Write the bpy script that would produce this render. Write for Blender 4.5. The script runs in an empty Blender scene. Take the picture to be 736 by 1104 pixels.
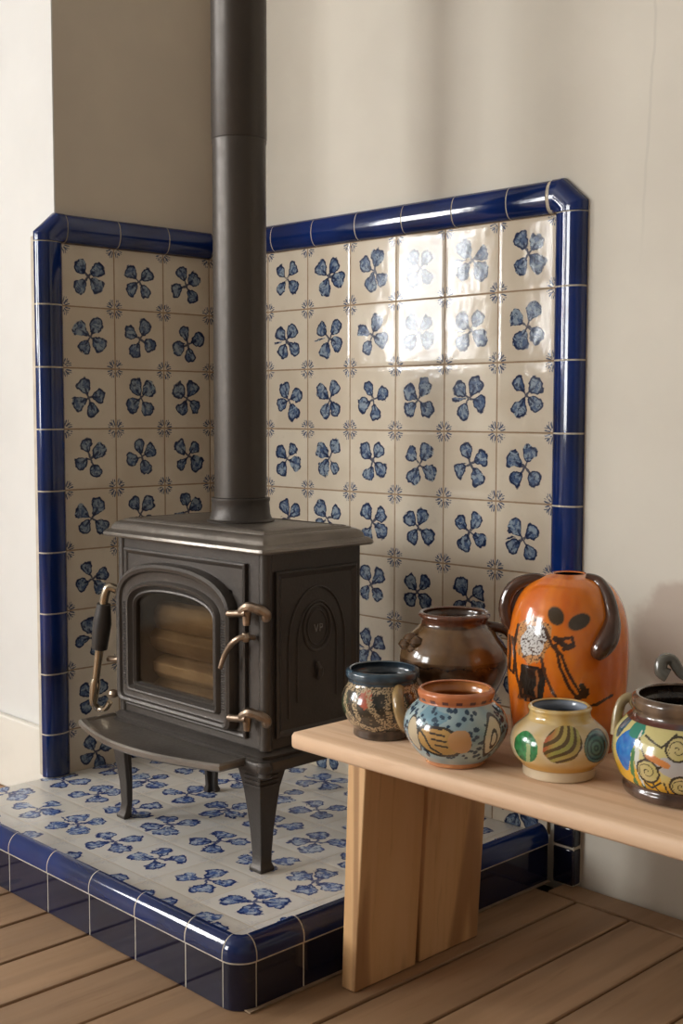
import bpy, bmesh, math, random
from mathutils import Vector, noise as mnoise
PI = math.pi
random.seed(7)
sc = bpy.context.scene
COL = sc.collection

# ------------------------------------------------------------------ helpers
def tag(o, label=None, cat=None, group=None, kind=None):
    if label: o['label'] = label
    if cat: o['category'] = cat
    if group: o['group'] = group
    if kind: o['kind'] = kind
    return o

def empty(name, loc, label, cat, group=None):
    o = bpy.data.objects.new(name, None); COL.objects.link(o)
    o.location = loc; o.empty_display_size = .05
    return tag(o, label, cat, group)

def obj(name, bm, m, parent=None, bevel=0, smooth=True, seg=2, angle=35):
    """link bm (world coordinates) as one mesh object; under a parent the vertices become local to it"""
    me = bpy.data.meshes.new(name)
    bmesh.ops.recalc_face_normals(bm, faces=bm.faces[:])
    bm.to_mesh(me); bm.free()
    o = bpy.data.objects.new(name, me); COL.objects.link(o)
    if m: me.materials.append(m)
    if parent:
        p, off = parent, Vector((0, 0, 0))
        while p: off += p.location; p = p.parent
        for v in me.vertices: v.co -= off
        o.parent = parent
    if bevel:
        b = o.modifiers.new('bevel', 'BEVEL'); b.width = bevel; b.segments = seg
        b.limit_method = 'ANGLE'; b.angle_limit = math.radians(35)
    if smooth:
        me.polygons.foreach_set('use_smooth', [True]*len(me.polygons))
        try: me.set_sharp_from_angle(angle=math.radians(angle))
        except Exception: pass
    return o

def struct(name, bm, m, **k):
    return tag(obj(name, bm, m, **k), kind='structure')

def box(bm, x0, x1, y0, y1, z0, z1):
    v = [bm.verts.new((x, y, z)) for z in (z0, z1) for y in (y0, y1) for x in (x0, x1)]
    for f in ((0,2,3,1),(4,5,7,6),(0,1,5,4),(2,6,7,3),(0,4,6,2),(1,3,7,5)):
        bm.faces.new([v[i] for i in f])

def loft(bm, rings, closed=True, cap0=True, cap1=True):
    R = [[bm.verts.new(p) for p in r] for r in rings]
    n = len(R[0])
    for a, b in zip(R, R[1:]):
        for i in range(n if closed else n-1):
            j = (i+1) % n
            try: bm.faces.new((a[i], a[j], b[j], b[i]))
            except ValueError: pass
    if cap0: bm.faces.new(R[0][::-1])
    if cap1: bm.faces.new(R[-1])
    return R

def lathe(bm, prof, c, n=64, cap0=True, cap1=True):
    rings = [[(c[0]+r*math.cos(2*PI*i/n), c[1]+r*math.sin(2*PI*i/n), c[2]+z) for i in range(n)] for r, z in prof]
    return loft(bm, rings, True, cap0, cap1)

def tube(bm, pts, rad, n=12, flat=None):
    """round tube; rad = number or list; flat=(vector, factor) squashes along a direction"""
    P = [Vector(p) for p in pts]
    rs = rad if isinstance(rad, (list, tuple)) else [rad]*len(P)
    rings = []; up = None
    for i, p in enumerate(P):
        t = (P[min(i+1, len(P)-1)]-P[max(i-1, 0)]).normalized()
        if up is None:
            up = Vector((0, 0, 1)) if abs(t.z) < .9 else Vector((1, 0, 0))
        a = t.cross(up).normalized(); up = a.cross(t).normalized()
        ring = []
        for k in range(n):
            d = a*math.cos(2*PI*k/n)+up*math.sin(2*PI*k/n)
            if flat:
                f = Vector(flat[0]).normalized(); d = d-f*d.dot(f)*(1-flat[1])
            ring.append(p+d*rs[i])
        rings.append(ring)
    loft(bm, rings)

def catmull(pts, n=8):
    P = [pts[0]]+list(pts)+[pts[-1]]; out = []
    for i in range(1, len(P)-2):
        p0, p1, p2, p3 = P[i-1], P[i], P[i+1], P[i+2]
        for k in range(n):
            t = k/n
            out.append(tuple(.5*((2*b)+(-a+c)*t+(2*a-5*b+4*c-d)*t*t+(-a+3*b-3*c+d)*t**3) for a, b, c, d in zip(p0, p1, p2, p3)))
    out.append(tuple(pts[-1]))
    return out

# ------------------------------------------------------------------ node maths
class V:
    nt = None
    def __init__(s, x): s.s = x
    @staticmethod
    def m(op, *a, clamp=False):
        nd = V.nt.nodes.new('ShaderNodeMath'); nd.operation = op; nd.use_clamp = clamp
        for i, x in enumerate(a):
            if isinstance(x, V): V.nt.links.new(x.s, nd.inputs[i])
            else: nd.inputs[i].default_value = x
        return V(nd.outputs[0])
    def __add__(s, o): return V.m('ADD', s, o)
    __radd__ = __add__
    def __sub__(s, o): return V.m('SUBTRACT', s, o)
    def __rsub__(s, o): return V.m('SUBTRACT', o, s)
    def __mul__(s, o): return V.m('MULTIPLY', s, o)
    __rmul__ = __mul__
    def __truediv__(s, o): return V.m('DIVIDE', s, o)
    def floor(s): return V.m('FLOOR', s)
    def abs(s): return V.m('ABSOLUTE', s)
    def sqrt(s): return V.m('SQRT', s)
    def sin(s): return V.m('SINE', s)
    def cos(s): return V.m('COSINE', s)
    def sat(s): return V.m('ADD', s, 0, clamp=True)
def vmin(a, b): return V.m('MINIMUM', a, b)
def vmax(a, b): return V.m('MAXIMUM', a, b)
def ss(x, lo, hi):
    """1 at lo -> ... smoothstep from 0 at lo to 1 at hi (lo may exceed hi)"""
    nd = V.nt.nodes.new('ShaderNodeMapRange'); nd.interpolation_type = 'SMOOTHSTEP'
    inv = lo > hi
    V.nt.links.new(x.s, nd.inputs['Value'])
    nd.inputs['From Min'].default_value = min(lo, hi); nd.inputs['From Max'].default_value = max(lo, hi)
    nd.inputs['To Min'].default_value = 1 if inv else 0; nd.inputs['To Max'].default_value = 0 if inv else 1
    return V(nd.outputs['Result'])
def comb(x, y, z=0.0):
    nd = V.nt.nodes.new('ShaderNodeCombineXYZ')
    for i, a in enumerate((x, y, z)):
        if isinstance(a, V): V.nt.links.new(a.s, nd.inputs[i])
        else: nd.inputs[i].default_value = a
    return nd.outputs[0]
def sep(s):
    nd = V.nt.nodes.new('ShaderNodeSeparateXYZ'); V.nt.links.new(s, nd.inputs[0])
    return [V(o) for o in nd.outputs]
def hash3(vec):
    nd = V.nt.nodes.new('ShaderNodeTexWhiteNoise'); nd.noise_dimensions = '3D'
    V.nt.links.new(vec, nd.inputs['Vector'])
    return sep(nd.outputs['Color'])
def tnoise(vec, scale, detail=2, rough=.5, dist=0):
    nd = V.nt.nodes.new('ShaderNodeTexNoise')
    if vec is not None: V.nt.links.new(vec, nd.inputs['Vector'])
    nd.inputs['Scale'].default_value = scale; nd.inputs['Detail'].default_value = detail
    nd.inputs['Roughness'].default_value = rough; nd.inputs['Distortion'].default_value = dist
    return V(nd.outputs[0]), nd.outputs[1]
def mixc(f, a, b):
    nd = V.nt.nodes.new('ShaderNodeMix'); nd.data_type = 'RGBA'
    if isinstance(f, V): V.nt.links.new(f.s, nd.inputs[0])
    else: nd.inputs[0].default_value = f
    for i, c in ((6, a), (7, b)):
        if isinstance(c, tuple): nd.inputs[i].default_value = (*c, 1)
        else: V.nt.links.new(c, nd.inputs[i])
    return nd.outputs[2]
def mapv(s, scale=(1, 1, 1), loc=(0, 0, 0)):
    nd = V.nt.nodes.new('ShaderNodeMapping'); V.nt.links.new(s, nd.inputs[0])
    nd.inputs['Scale'].default_value = scale; nd.inputs['Location'].default_value = loc
    return nd.outputs[0]
def start(name):
    m = bpy.data.materials.new(name); m.use_nodes = True
    V.nt = m.node_tree
    b = V.nt.nodes['Principled BSDF']
    tc = V.nt.nodes.new('ShaderNodeTexCoord')
    return m, b, tc
def put(b, sock, x):
    if isinstance(x, V): V.nt.links.new(x.s, b.inputs[sock])
    elif isinstance(x, tuple): b.inputs[sock].default_value = (*x, 1)
    elif isinstance(x, (int, float)): b.inputs[sock].default_value = x
    else: V.nt.links.new(x, b.inputs[sock])
def bump(b, h, strength=.3, dist=.002, sock='Normal'):
    nd = V.nt.nodes.new('ShaderNodeBump'); nd.inputs['Strength'].default_value = strength
    nd.inputs['Distance'].default_value = dist
    V.nt.links.new(h.s, nd.inputs['Height']); V.nt.links.new(nd.outputs[0], b.inputs[sock])
def simple(name, col, rough=.5, metal=0, var=.0, vscale=8, bumps=0, bscale=60, coat=0, col2=None):
    m, b, tc = start(name)
    P = tc.outputs['Object']
    if var or col2:
        n, _ = tnoise(P, vscale, 4)
        c2 = col2 or tuple(c*(1-var) for c in col)
        put(b, 'Base Color', mixc(ss(n, .35, .65), col, c2))
    else: put(b, 'Base Color', col)
    n2, _ = tnoise(P, bscale, 3)
    put(b, 'Roughness', ss(n2, .2, .8)*.12+(rough-.06))
    put(b, 'Metallic', metal)
    if coat: put(b, 'Coat Weight', coat); b.inputs['Coat Roughness'].default_value = .05
    if bumps: bump(b, n2, bumps, .002)
    return m

# ------------------------------------------------------------------ materials
def plaster(name, col, col2, shade_col=None):
    m, b, tc = start(name); P = tc.outputs['Object']
    n1, _ = tnoise(P, 2.2, 4, .6); n2, _ = tnoise(P, 9, 4, .6)
    c = mixc(ss(n1, .35, .7), col, col2)
    c = mixc(ss(n2, .55, .8)*.25, c, tuple(x*.9 for x in col))
    if shade_col:
        x, y, z = sep(P)
        w, _ = tnoise(P, 7, 4, .6)
        # brownish shade painted into the plaster low on the wall, right of the tiles
        d = (((x-1.30)/.19)*((x-1.30)/.19)+((z-.48)/.12)*((z-.48)/.12)).sqrt()+(w-.5)*.9
        c = mixc(ss(d, 1.05, .85)*.75, c, shade_col)
        # hairline crack running up the wall
        k = (x-1.124-(z-1.107)*.042-(w-.5)*.02).abs()
        c = mixc(ss(k, .004, .001)*ss(z, 1.08, 1.25)*.5, c, tuple(v*.8 for v in col))
        k2 = (z-.168-(x-1.2)*-.16-(w-.5)*.03).abs()
        c = mixc(ss(k2, .004, .001)*ss(x, 1.12, 1.16)*.6, c, tuple(v*.55 for v in col))
    put(b, 'Base Color', c); put(b, 'Roughness', .85)
    bump(b, n1*2+n2*.6, .35, .004)
    return m
M = {}
M['wall'] = plaster('wall_plaster', (.69, .64, .55), (.64, .59, .505), shade_col=(.46, .36, .29))
M['wall_shaded'] = plaster('wall_plaster_left', (.64, .565, .46), (.58, .51, .42))  # left wall's lack of direct light put into a darker, tanner colour
M['wall_white'] = plaster('wall_plaster_outer', (.75, .735, .705), (.70, .685, .655))
M['wall_dim'] = plaster('wall_plaster_darkened', (.33, .31, .28), (.28, .26, .235))  # unseen room walls, darkened to cut the light they bounce back
M['paint_white'] = simple('white_painted_wood', (.82, .78, .70), .5, var=.06, bumps=.05)
M['ceiling'] = simple('ceiling_plaster', (.52, .51, .49), .9, var=.05)

def tile_mat(name, base, base2, light, mid, dark, grout, warp, rotr, seed, gw=.011, rough=.09, sprig=1.0, size=1.07):
    m, b, tc = start(name)
    uv = tc.outputs['UV']; u, v, _ = sep(uv)
    iu, iv = u.floor(), v.floor()
    wx, wc = tnoise(mapv(uv, loc=(seed, 0, 0)), 5.5, 3, .6)
    wr, wg, wb = sep(wc)
    fu0, fv0 = u-iu-.5, v-iv-.5
    r1, r2, r3 = hash3(comb(iu, iv, seed))
    fu = (fu0+(wr-.5)*warp-(r1-.5)*.06)/size
    fv = (fv0+(wg-.5)*warp-(r2-.5)*.06)/size
    ang = V.m('ARCTAN2', fv, fu)+(r3-.5)*rotr+PI*4
    r = (fu*fu+fv*fv).sqrt()
    k = (ang/(PI/2)).floor(); phi = ang-(k+.5)*(PI/2)
    h1, h2, h3 = hash3(comb(iu+k*.37, iv+k*1.7, seed+3))
    phi2 = phi-(h1-.5)*.5
    px, py = r*phi2.cos(), r*phi2.sin()
    a = (px-.190-(h2-.5)*.04)/(.128+(h3-.5)*.03); w = px*.36+.034+h3*.02
    q = py/vmax(w, .01)
    d = (a*a+q*q).sqrt()
    st, _ = tnoise(mapv(uv, (1, 1, 1), (seed*2, 3, 0)), 17, 3, .7, .6)
    st2, _ = tnoise(mapv(uv, (1, 1, 1), (seed, 9, 0)), 7, 2, .6, 1.5)
    lo, _ = tnoise(mapv(uv, (1, 1, 1), (seed, 5, 0)), 9, 1, .5)
    d2 = d+(st-.5)*.12+(lo-.5)*.5+(h1-.5)*.12
    petal = ss(d2, 1.06, .94)
    rim = ss(d2, .66, .86)
    pc = mixc(ss(st2, .38, .62), light, mid)
    pc = mixc(vmax(rim*ss(st2+h1*.2, .40, .50), ss(st, .56, .62)*.85), pc, dark)
    # light tip dabs and the dark stalk that joins the four leaves
    stalk = ss(py.abs()+(st-.5)*.02, .022, .012)*ss(px, .20, .14)*ss(h3+st, .4, .55)*ss(px, -.01, .0)
    n0, _ = tnoise(uv, 1.3, 2); n1, _ = tnoise(uv, 9, 3)
    bc = mixc(ss(n0+(r1-.5)*.35, .35, .7), base, base2)
    bc = mixc(ss(n1, .55, .75)*.25, bc, tuple(x*.9 for x in base2))
    c = mixc(petal, bc, pc); c = mixc(stalk*.9, c, dark)
    # corner sprigs
    cu, cv = .5-fu0.abs(), .5-fv0.abs()
    A, B = (cu+cv)*.7071+(wr-.5)*.07, ((cu-cv)*.7071+(wg-.5)*.06).abs()
    s1 = ss(B, .018, .009)*ss(A, .05, .06)*ss(A, .165, .15)
    s2 = ss(((B-.040)-(A-.075)*.55).abs(), .017, .008)*ss(A, .05, .06)*ss(A, .145, .13)
    s3 = ss(((B-.018)*1.0-(A-.11)*.6).abs(), .010, .004)*ss(A, .10, .11)*ss(A, .17, .16)
    sp = vmax(vmax(s1, s2), s3)*ss(st, .37, .46)*sprig
    c = mixc(sp*.95, c, tuple((x+y)/2 for x, y in zip(mid, dark)))
    e = vmin(cu, cv)+(n1-.5)*.010
    g = ss(e, gw+.004, gw-.002)
    c = mixc(g, c, grout)
    put(b, 'Base Color', c)
    put(b, 'Roughness', g*.5+rough+(n1-.5)*.04)
    put(b, 'Specular IOR Level', .25)
    nb, _ = tnoise(uv, 2.6, 2); nb2, _ = tnoise(uv, 14, 2)
    pil = ss(vmin(cu, cv), 0, .07)
    h = nb*.5+nb2*.03+(fu0*(r1-.5)+fv0*(r2-.5))*.55+pil*.22-g*.5
    bump(b, h, .45, .0030)
    return m
M['tile_wall'] = tile_mat('painted_wall_tiles', (.69, .61, .49), (.62, .53, .41), (.27, .33, .39), (.075, .115, .21), (.016, .026, .07), (.33, .22, .13), .11, .8, 2.0)
M['tile_floor'] = tile_mat('painted_hearth_tiles', (.78, .75, .70), (.72, .68, .61), (.50, .58, .70), (.08, .15, .40), (.012, .035, .17), (.58, .50, .40), .24, 3.0, 11.0, gw=.006, rough=.16, sprig=.15, size=1.36)

def blue_glaze(name, c1, c2):
    m, b, tc = start(name); P = tc.outputs['Object']
    n, _ = tnoise(P, 3.5, 3, .6); n2, _ = tnoise(P, 28, 2)
    put(b, 'Base Color', mixc(ss(n, .35, .7), c1, c2))
    put(b, 'Roughness', .08); put(b, 'Specular IOR Level', .6)
    bump(b, n2, .12, .001)
    return m
M['blue'] = blue_glaze('cobalt_glaze', (.004, .022, .135), (.004, .012, .055))
M['navy'] = blue_glaze('navy_glaze', (.009, .011, .036), (.006, .007, .018))
M['grout'] = simple('grout_white', (.62, .55, .44), .85, var=.15, vscale=30, bumps=.2, bscale=120)
M['dirt'] = simple('sandy_mortar', (.30, .21, .13), .9, var=.3, vscale=30)
M['iron'] = simple('cast_iron', (.078, .066, .057), .42, metal=.4, var=.25, vscale=5, bumps=.22, bscale=180)
M['iron_top'] = simple('cast_iron_lit', (.27, .24, .21), .34, metal=.75, var=.3, vscale=6, bumps=.25, bscale=140)  # paler copy of the iron, window reflection put into its colour
M['pipe'] = simple('enamelled_flue', (.062, .050, .040), .40, metal=.35, var=.12, vscale=3, bumps=.06, bscale=90)
M['brass'] = simple('worn_nickel', (.46, .35, .26), .38, metal=1, var=.35, vscale=40, bumps=.1)
M['silver'] = simple('polished_steel', (.55, .47, .36), .22, metal=1, var=.2, vscale=30)
M['leather'] = simple('dark_grip', (.035, .028, .024), .5, var=.2, bumps=.3)
M['brick'] = simple('fire_brick', (.20, .14, .09), .9, var=.4, vscale=12, bumps=.4)
M['mark'] = simple('pewter_mark', (.30, .28, .26), .4, metal=.8)

def glass_soot():
    m, b, tc = start('sooty_glass'); nt = V.nt; P = tc.outputs['Object']
    n, _ = tnoise(P, 9, 3)
    tr = nt.nodes.new('ShaderNodeBsdfTransparent'); gl = nt.nodes.new('ShaderNodeBsdfGlossy')
    nt.links.new(mixc(ss(n, .3, .7), (.90, .84, .75), (.70, .63, .53)), tr.inputs[0])
    gl.inputs['Roughness'].default_value = .06
    mx = nt.nodes.new('ShaderNodeMixShader'); mx.inputs[0].default_value = .06
    nt.links.new(tr.outputs[0], mx.inputs[1]); nt.links.new(gl.outputs[0], mx.inputs[2])
    nt.links.new(mx.outputs[0], nt.nodes['Material Output'].inputs[0])
    return m
M['glass'] = glass_soot()
def clear_glass():
    m, b, tc = start('window_glass'); nt = V.nt
    tr = nt.nodes.new('ShaderNodeBsdfTransparent'); gl = nt.nodes.new('ShaderNodeBsdfGlossy'); gl.inputs['Roughness'].default_value = .02
    mx = nt.nodes.new('ShaderNodeMixShader'); mx.inputs[0].default_value = .05
    nt.links.new(tr.outputs[0], mx.inputs[1]); nt.links.new(gl.outputs[0], mx.inputs[2])
    nt.links.new(mx.outputs[0], nt.nodes['Material Output'].inputs[0])
    return m
M['pane'] = clear_glass()

def wood(name, c1, c2, c3, axis, scale=1.0, rough=.55, knots=True, perisland=0.0, stretch=14, streak=.55):
    """grain runs along the given axis"""
    m, b, tc = start(name); P = tc.outputs['Object']
    s = [stretch*scale]*3; s['xyz'.index(axis)] = .9*scale
    if perisland:
        geo = V.nt.nodes.new('ShaderNodeNewGeometry')
        rnd = V(geo.outputs['Random Per Island'])
        o = [0, 0, 0]
        nd = V.nt.nodes.new('ShaderNodeVectorMath'); nd.operation = 'ADD'
        V.nt.links.new(P, nd.inputs[0]); V.nt.links.new(comb(rnd*31, rnd*17, rnd*7), nd.inputs[1]); P = nd.outputs[0]
    Q = mapv(P, tuple(s))
    n, _ = tnoise(Q, 1.0, 4, .6, .8)
    fine, _ = tnoise(mapv(P, tuple(x*6 for x in s)), 1.2, 3, .6)
    wv = V.nt.nodes.new('ShaderNodeTexWave'); wv.wave_type = 'BANDS'
    wv.bands_direction = 'X' if axis != 'x' else 'Y'
    wv.inputs['Scale'].default_value = .55; wv.inputs['Distortion'].default_value = 7
    wv.inputs['Detail'].default_value = 3; wv.inputs['Detail Scale'].default_value = .8
    V.nt.links.new(Q, wv.inputs['Vector'])
    g = V(wv.outputs['Fac'])
    c = mixc(ss(n, .3, .7), c1, c2)
    c = mixc(ss(g, .62, .98)*streak, c, c3)
    c = mixc(ss(fine, .55, .75)*.3, c, c3)
    if knots:
        vo = V.nt.nodes.new('ShaderNodeTexVoronoi'); vo.inputs['Scale'].default_value = 4.2*scale
        V.nt.links.new(mapv(P, tuple(1 if a != axis else .45 for a in 'xyz')), vo.inputs['Vector'])
        c = mixc(ss(V(vo.outputs['Distance']), .055, .03)*.8, c, tuple(x*.35 for x in c3))
    if perisland:
        c = mixc((rnd-.5).abs()*perisland, c, c3)
    put(b, 'Base Color', c); put(b, 'Roughness', ss(fine, .3, .7)*.12+rough)
    bump(b, g*.4+fine*.5, .22, .0015)
    return m
M['bench_top'] = wood('bench_pine_x', (.72, .50, .33), (.68, .44, .27), (.50, .28, .15), 'x', knots=False, streak=.35)
M['bench_leg'] = wood('bench_pine_z', (.70, .44, .22), (.62, .36, .16), (.32, .16, .065), 'z', rough=.5, streak=.8)
M['floor'] = wood('floor_boards', (.46, .285, .16), (.35, .21, .11), (.16, .09, .045), 'y', .9, rough=.5, perisland=.8, streak=.22, stretch=9)
M['subfloor'] = simple('floor_gap', (.03, .018, .01), .9)
M['log'] = wood('split_log', (.34, .28, .20), (.25, .20, .14), (.13, .10, .065), 'x', knots=False)

def painted():
    m, b, tc = start('painted_earthenware')
    at = V.nt.nodes.new('ShaderNodeAttribute'); at.attribute_name = 'paint'
    n, _ = tnoise(tc.outputs['Object'], 70, 3)
    put(b, 'Base Color', mixc((n-.5).abs()*.25, at.outputs['Color'], (.25, .2, .15)))
    put(b, 'Roughness', .16); put(b, 'Coat Weight', .6); b.inputs['Coat Roughness'].default_value = .08
    bump(b, n, .12, .001)
    return m
M['paint'] = painted()
def glaze(name, c, rough=.18): return simple(name, c, rough, var=.3, vscale=25, coat=.6)

# ------------------------------------------------------------------ dimensions read off the place
T = .13            # wall tile
ROWZ = .1292       # vertical tile step
A = .418; B0 = .175; ZT = 1.204; W = .978; D = .757; HS = .076; HG = .0706

# ------------------------------------------------------------------ floor
seams = [-1.9]
x = .462-.1245*17
while x < 1.2: seams.append(x); x += .1245
seams = sorted(set([round(s, 4) for s in seams if s < .95]+[1.065, 1.172, 1.292, 1.41, 1.53, 1.66, 1.78, 1.9, 2.03, 2.15, 2.28, 2.4, 2.53, 2.65, 2.78, 2.9, 3.03, 3.15, 3.3]))
bm = bmesh.new()
for a, b_ in zip(seams, seams[1:]):
    rr = random.Random(int(a*1000))
    y0 = -4.9; cuts = [y0, -3.6+rr.random(), -2.3+rr.random()*.3 if a < .4 or a > 1.3 else -2.4, -.062]
    if a < .35: cuts[-1] = -.43
    for c0, c1 in zip(cuts, cuts[1:]):
        box(bm, a+.0026, b_-.0026, c0+.0015, c1-.0015, -.022, rr.uniform(-.0015, .0005))
box(bm, 1.00, 3.3, -.058, .0, -.022, 0)     # board laid along the right wall
struct('floor', bm, M['floor'], bevel=.0025)
bm = bmesh.new(); box(bm, -1.9, 3.3, -4.9, .02, -.06, -.023); struct('floor_underlay', bm, M['subfloor'])

# ------------------------------------------------------------------ walls
H = 2.7
bm = bmesh.new(); box(bm, -.008, 3.4, .0+.008, .16, -.06, H); struct('wall_right', bm, M['wall'])
bm = bmesh.new(); box(bm, -.13, -.008, -.425, .16, -.06, H); struct('wall_left', bm, M['wall_shaded'])
bm = bmesh.new(); box(bm, -1.95, -.13, -.425, -.28, -.06, H); struct('wall_outer', bm, M['wall_white'])
# thin skin so that the end of the left wall shows the same white paint
bm = bmesh.new(); box(bm, -.13, -.0079, -.4285, -.4252, -.06, H); struct('wall_end', bm, M['wall_white'])
bm = bmesh.new(); box(bm, -1.95, -.032, -.446, -.4287, 0, .165); struct('baseboard_left', bm, M['paint_white'], bevel=.004)

def wall_with_hole(name, axis, pos, thick, lo, hi, holes, mat):
    """wall normal to axis at pos..pos+thick spanning lo..hi, with rectangular holes (a0,a1,z0,z1)"""
    bm = bmesh.new()
    hs = sorted(holes); cur = lo
    def put_(a0, a1, z0, z1):
        if a1-a0 < 1e-4 or z1-z0 < 1e-4: return
        if axis == 'x': box(bm, pos, pos+thick, a0, a1, z0, z1)
        else: box(bm, a0, a1, pos, pos+thick, z0, z1)
    for a0, a1, z0, z1 in hs:
        put_(cur, a0, -.06, H); put_(a0, a1, -.06, z0); put_(a0, a1, z1, H); cur = a1
    put_(cur, hi, -.06, H)
    return struct(name, bm, mat)
WX = -1.75
win1 = (-3.20, -2.42, 1.05, 2.0)
win3 = (-4.05, -3.62, 1.05, 2.0)
fill_win = (-1.6, -.3, .7, 2.2)  # added opening behind the camera, unseen, for fill light
wall_with_hole('wall_window_side', 'x', WX-.2, .2, -5.1, -.425, [win1, win3], M['wall_white'])
wall_with_hole('wall_back', 'y', -5.1, .2, WX, 3.4, [fill_win], M['wall_dim'])
bm = bmesh.new(); box(bm, 3.3, 3.4, -4.9, .008, -.06, H); struct('wall_far_right', bm, M['wall_dim'])
bm = bmesh.new(); box(bm, -1.95, 3.4, -5.1, .16, H, H+.1); struct('ceiling', bm, M['ceiling'])

def window(name, axis, pos, hole, nx, nz):
    a0, a1, z0, z1 = hole
    bm = bmesh.new(); fw = .045
    def bb(p0, p1, q0, q1, d0, d1):
        if axis == 'x': box(bm, pos+d0, pos+d1, p0, p1, q0, q1)
        else: box(bm, p0, p1, pos+d0, pos+d1, q0, q1)
    bb(a0, a0+fw, z0, z1, -.03, .03); bb(a1-fw, a1, z0, z1, -.03, .03)
    bb(a0+fw, a1-fw, z0, z0+fw, -.03, .03); bb(a0+fw, a1-fw, z1-fw, z1, -.03, .03)
    for i in range(1, nx):
        c = a0+(a1-a0)*i/nx; bb(c-.022, c+.022, z0+fw, z1-fw, -.02, .02)
    for i in range(1, nz):
        c = z0+(z1-z0)*i/nz; bb(a0+fw, a1-fw, c-.012, c+.012, -.014, .014)
    f = struct(name, bm, M['paint_white'])
    bm = bmesh.new(); bb(a0+fw-.005, a1-fw+.005, z0+fw-.005, z1-fw+.005, -.003, .003)
    g = obj('pane', bm, M['pane'], f)
    return f
window('window_1', 'x', WX-.1, win1, 2, 3)
window('added_fill_window', 'y', -5.0, fill_win, 2, 2)  # unseen window, added to carry the fill light
window('window_3', 'x', WX-.1, win3, 1, 3)

# ------------------------------------------------------------------ tiled wall panels
def half_round(n=10, w=.06, h=.020):
    """raised moulding profile: (across 0..w, out 0..h)"""
    p = [(0, 0)]
    for i in range(n+1):
        a = PI*i/n
        p.append((w/2-math.cos(a)*w/2, .006+h*math.sin(a)**.8 if 0 < i < n else .006))
    p.append((w, 0))
    return p
def panel_field(name, parent, p0, du, width, z0, z1, uoff, nrm, mat):
    """thin tile field; du = direction along the wall, uoff = tile-units of its first edge"""
    bm = bmesh.new(); uvl = bm.loops.layers.uv.new('UVMap')
    p0 = Vector(p0); du = Vector(du); nr = Vector(nrm)
    q = [p0, p0+du*width]
    vs = {}
    for k, off in ((0, 0), (1, -.0079)):
        for i, b_ in enumerate(q):
            for j, z in enumerate((z0, z1)):
                vs[k, i, j] = bm.verts.new((b_.x+nr.x*off, b_.y+nr.y*off, z))
    f = bm.faces.new((vs[0,0,0], vs[0,1,0], vs[0,1,1], vs[0,0,1]))
    uvs = {vs[0,0,0]: (uoff, (ZT-z0)/ROWZ), vs[0,1,0]: (uoff+width/T, (ZT-z0)/ROWZ), vs[0,1,1]: (uoff+width/T, (ZT-z1)/ROWZ), vs[0,0,1]: (uoff, (ZT-z1)/ROWZ)}
    for l in f.loops: l[uvl].uv = uvs[l.vert]
    for a in (((0,0,0),(0,0,1),(1,0,1),(1,0,0)), ((0,1,0),(1,1,0),(1,1,1),(0,1,1)), ((0,0,1),(0,1,1),(1,1,1),(1,0,1)), ((0,0,0),(1,0,0),(1,1,0),(0,1,0))):
        bm.faces.new([vs[t] for t in a])
    return obj(name, bm, mat, parent, smooth=False)

BW = .060  # border width
# right panel: x from 0 to B0+6T, faces -y
rp = empty('tiled_wall_panel', (.5, 0, HS), 'large panel of blue clover painted tiles with cobalt border on the wall behind the pots', 'tile panel', 'painted tile panels around the stove')
panel_field('tile_field', rp, (0.0005, 0, 0), (1, 0, 0), B0+6*T-.0005, HS+.0005, ZT, (0-B0)/T+20, (0, -1, 0), M['tile_wall'])
def border_straight(bm, a, b_, inward, nrm, w=BW, gap=.003):
    """segments along a->b; profile runs from the inner edge outwards"""
    a, b_ = Vector(a), Vector(b_); d = (b_-a).normalized(); a2, b2 = a+d*gap/2, b_-d*gap/2
    pr = half_round()
    rings = []
    for p in (a2, b2):
        rings.append([p+Vector(inward)*s+Vector(nrm)*o for s, o in pr])
    loft(bm, rings)
def border_grout(bm, a, b_, inward, nrm, w=BW):
    pr = [(s*.985+.0004, max(0, o-.0008)) for s, o in half_round()]
    rings = [[Vector(p)+Vector(inward)*s+Vector(nrm)*o for s, o in pr] for p in (a, b_)]
    loft(bm, rings)
XE = B0+6*T
bmB, bmG = bmesh.new(), bmesh.new()
Nr = (0, -1, 0)
xs = [0.024]+[B0+(i+.22)*T for i in range(0, 6)]+[XE-.012]
# horizontal top border
for a, b_ in zip(xs, xs[1:]): border_straight(bmB, (a, .0078, ZT), (b_, .0078, ZT), (0, 0, 1), Nr)
border_grout(bmG, (.024, .0078, ZT), (XE, .0078, ZT), (0, 0, 1), Nr)
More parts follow.
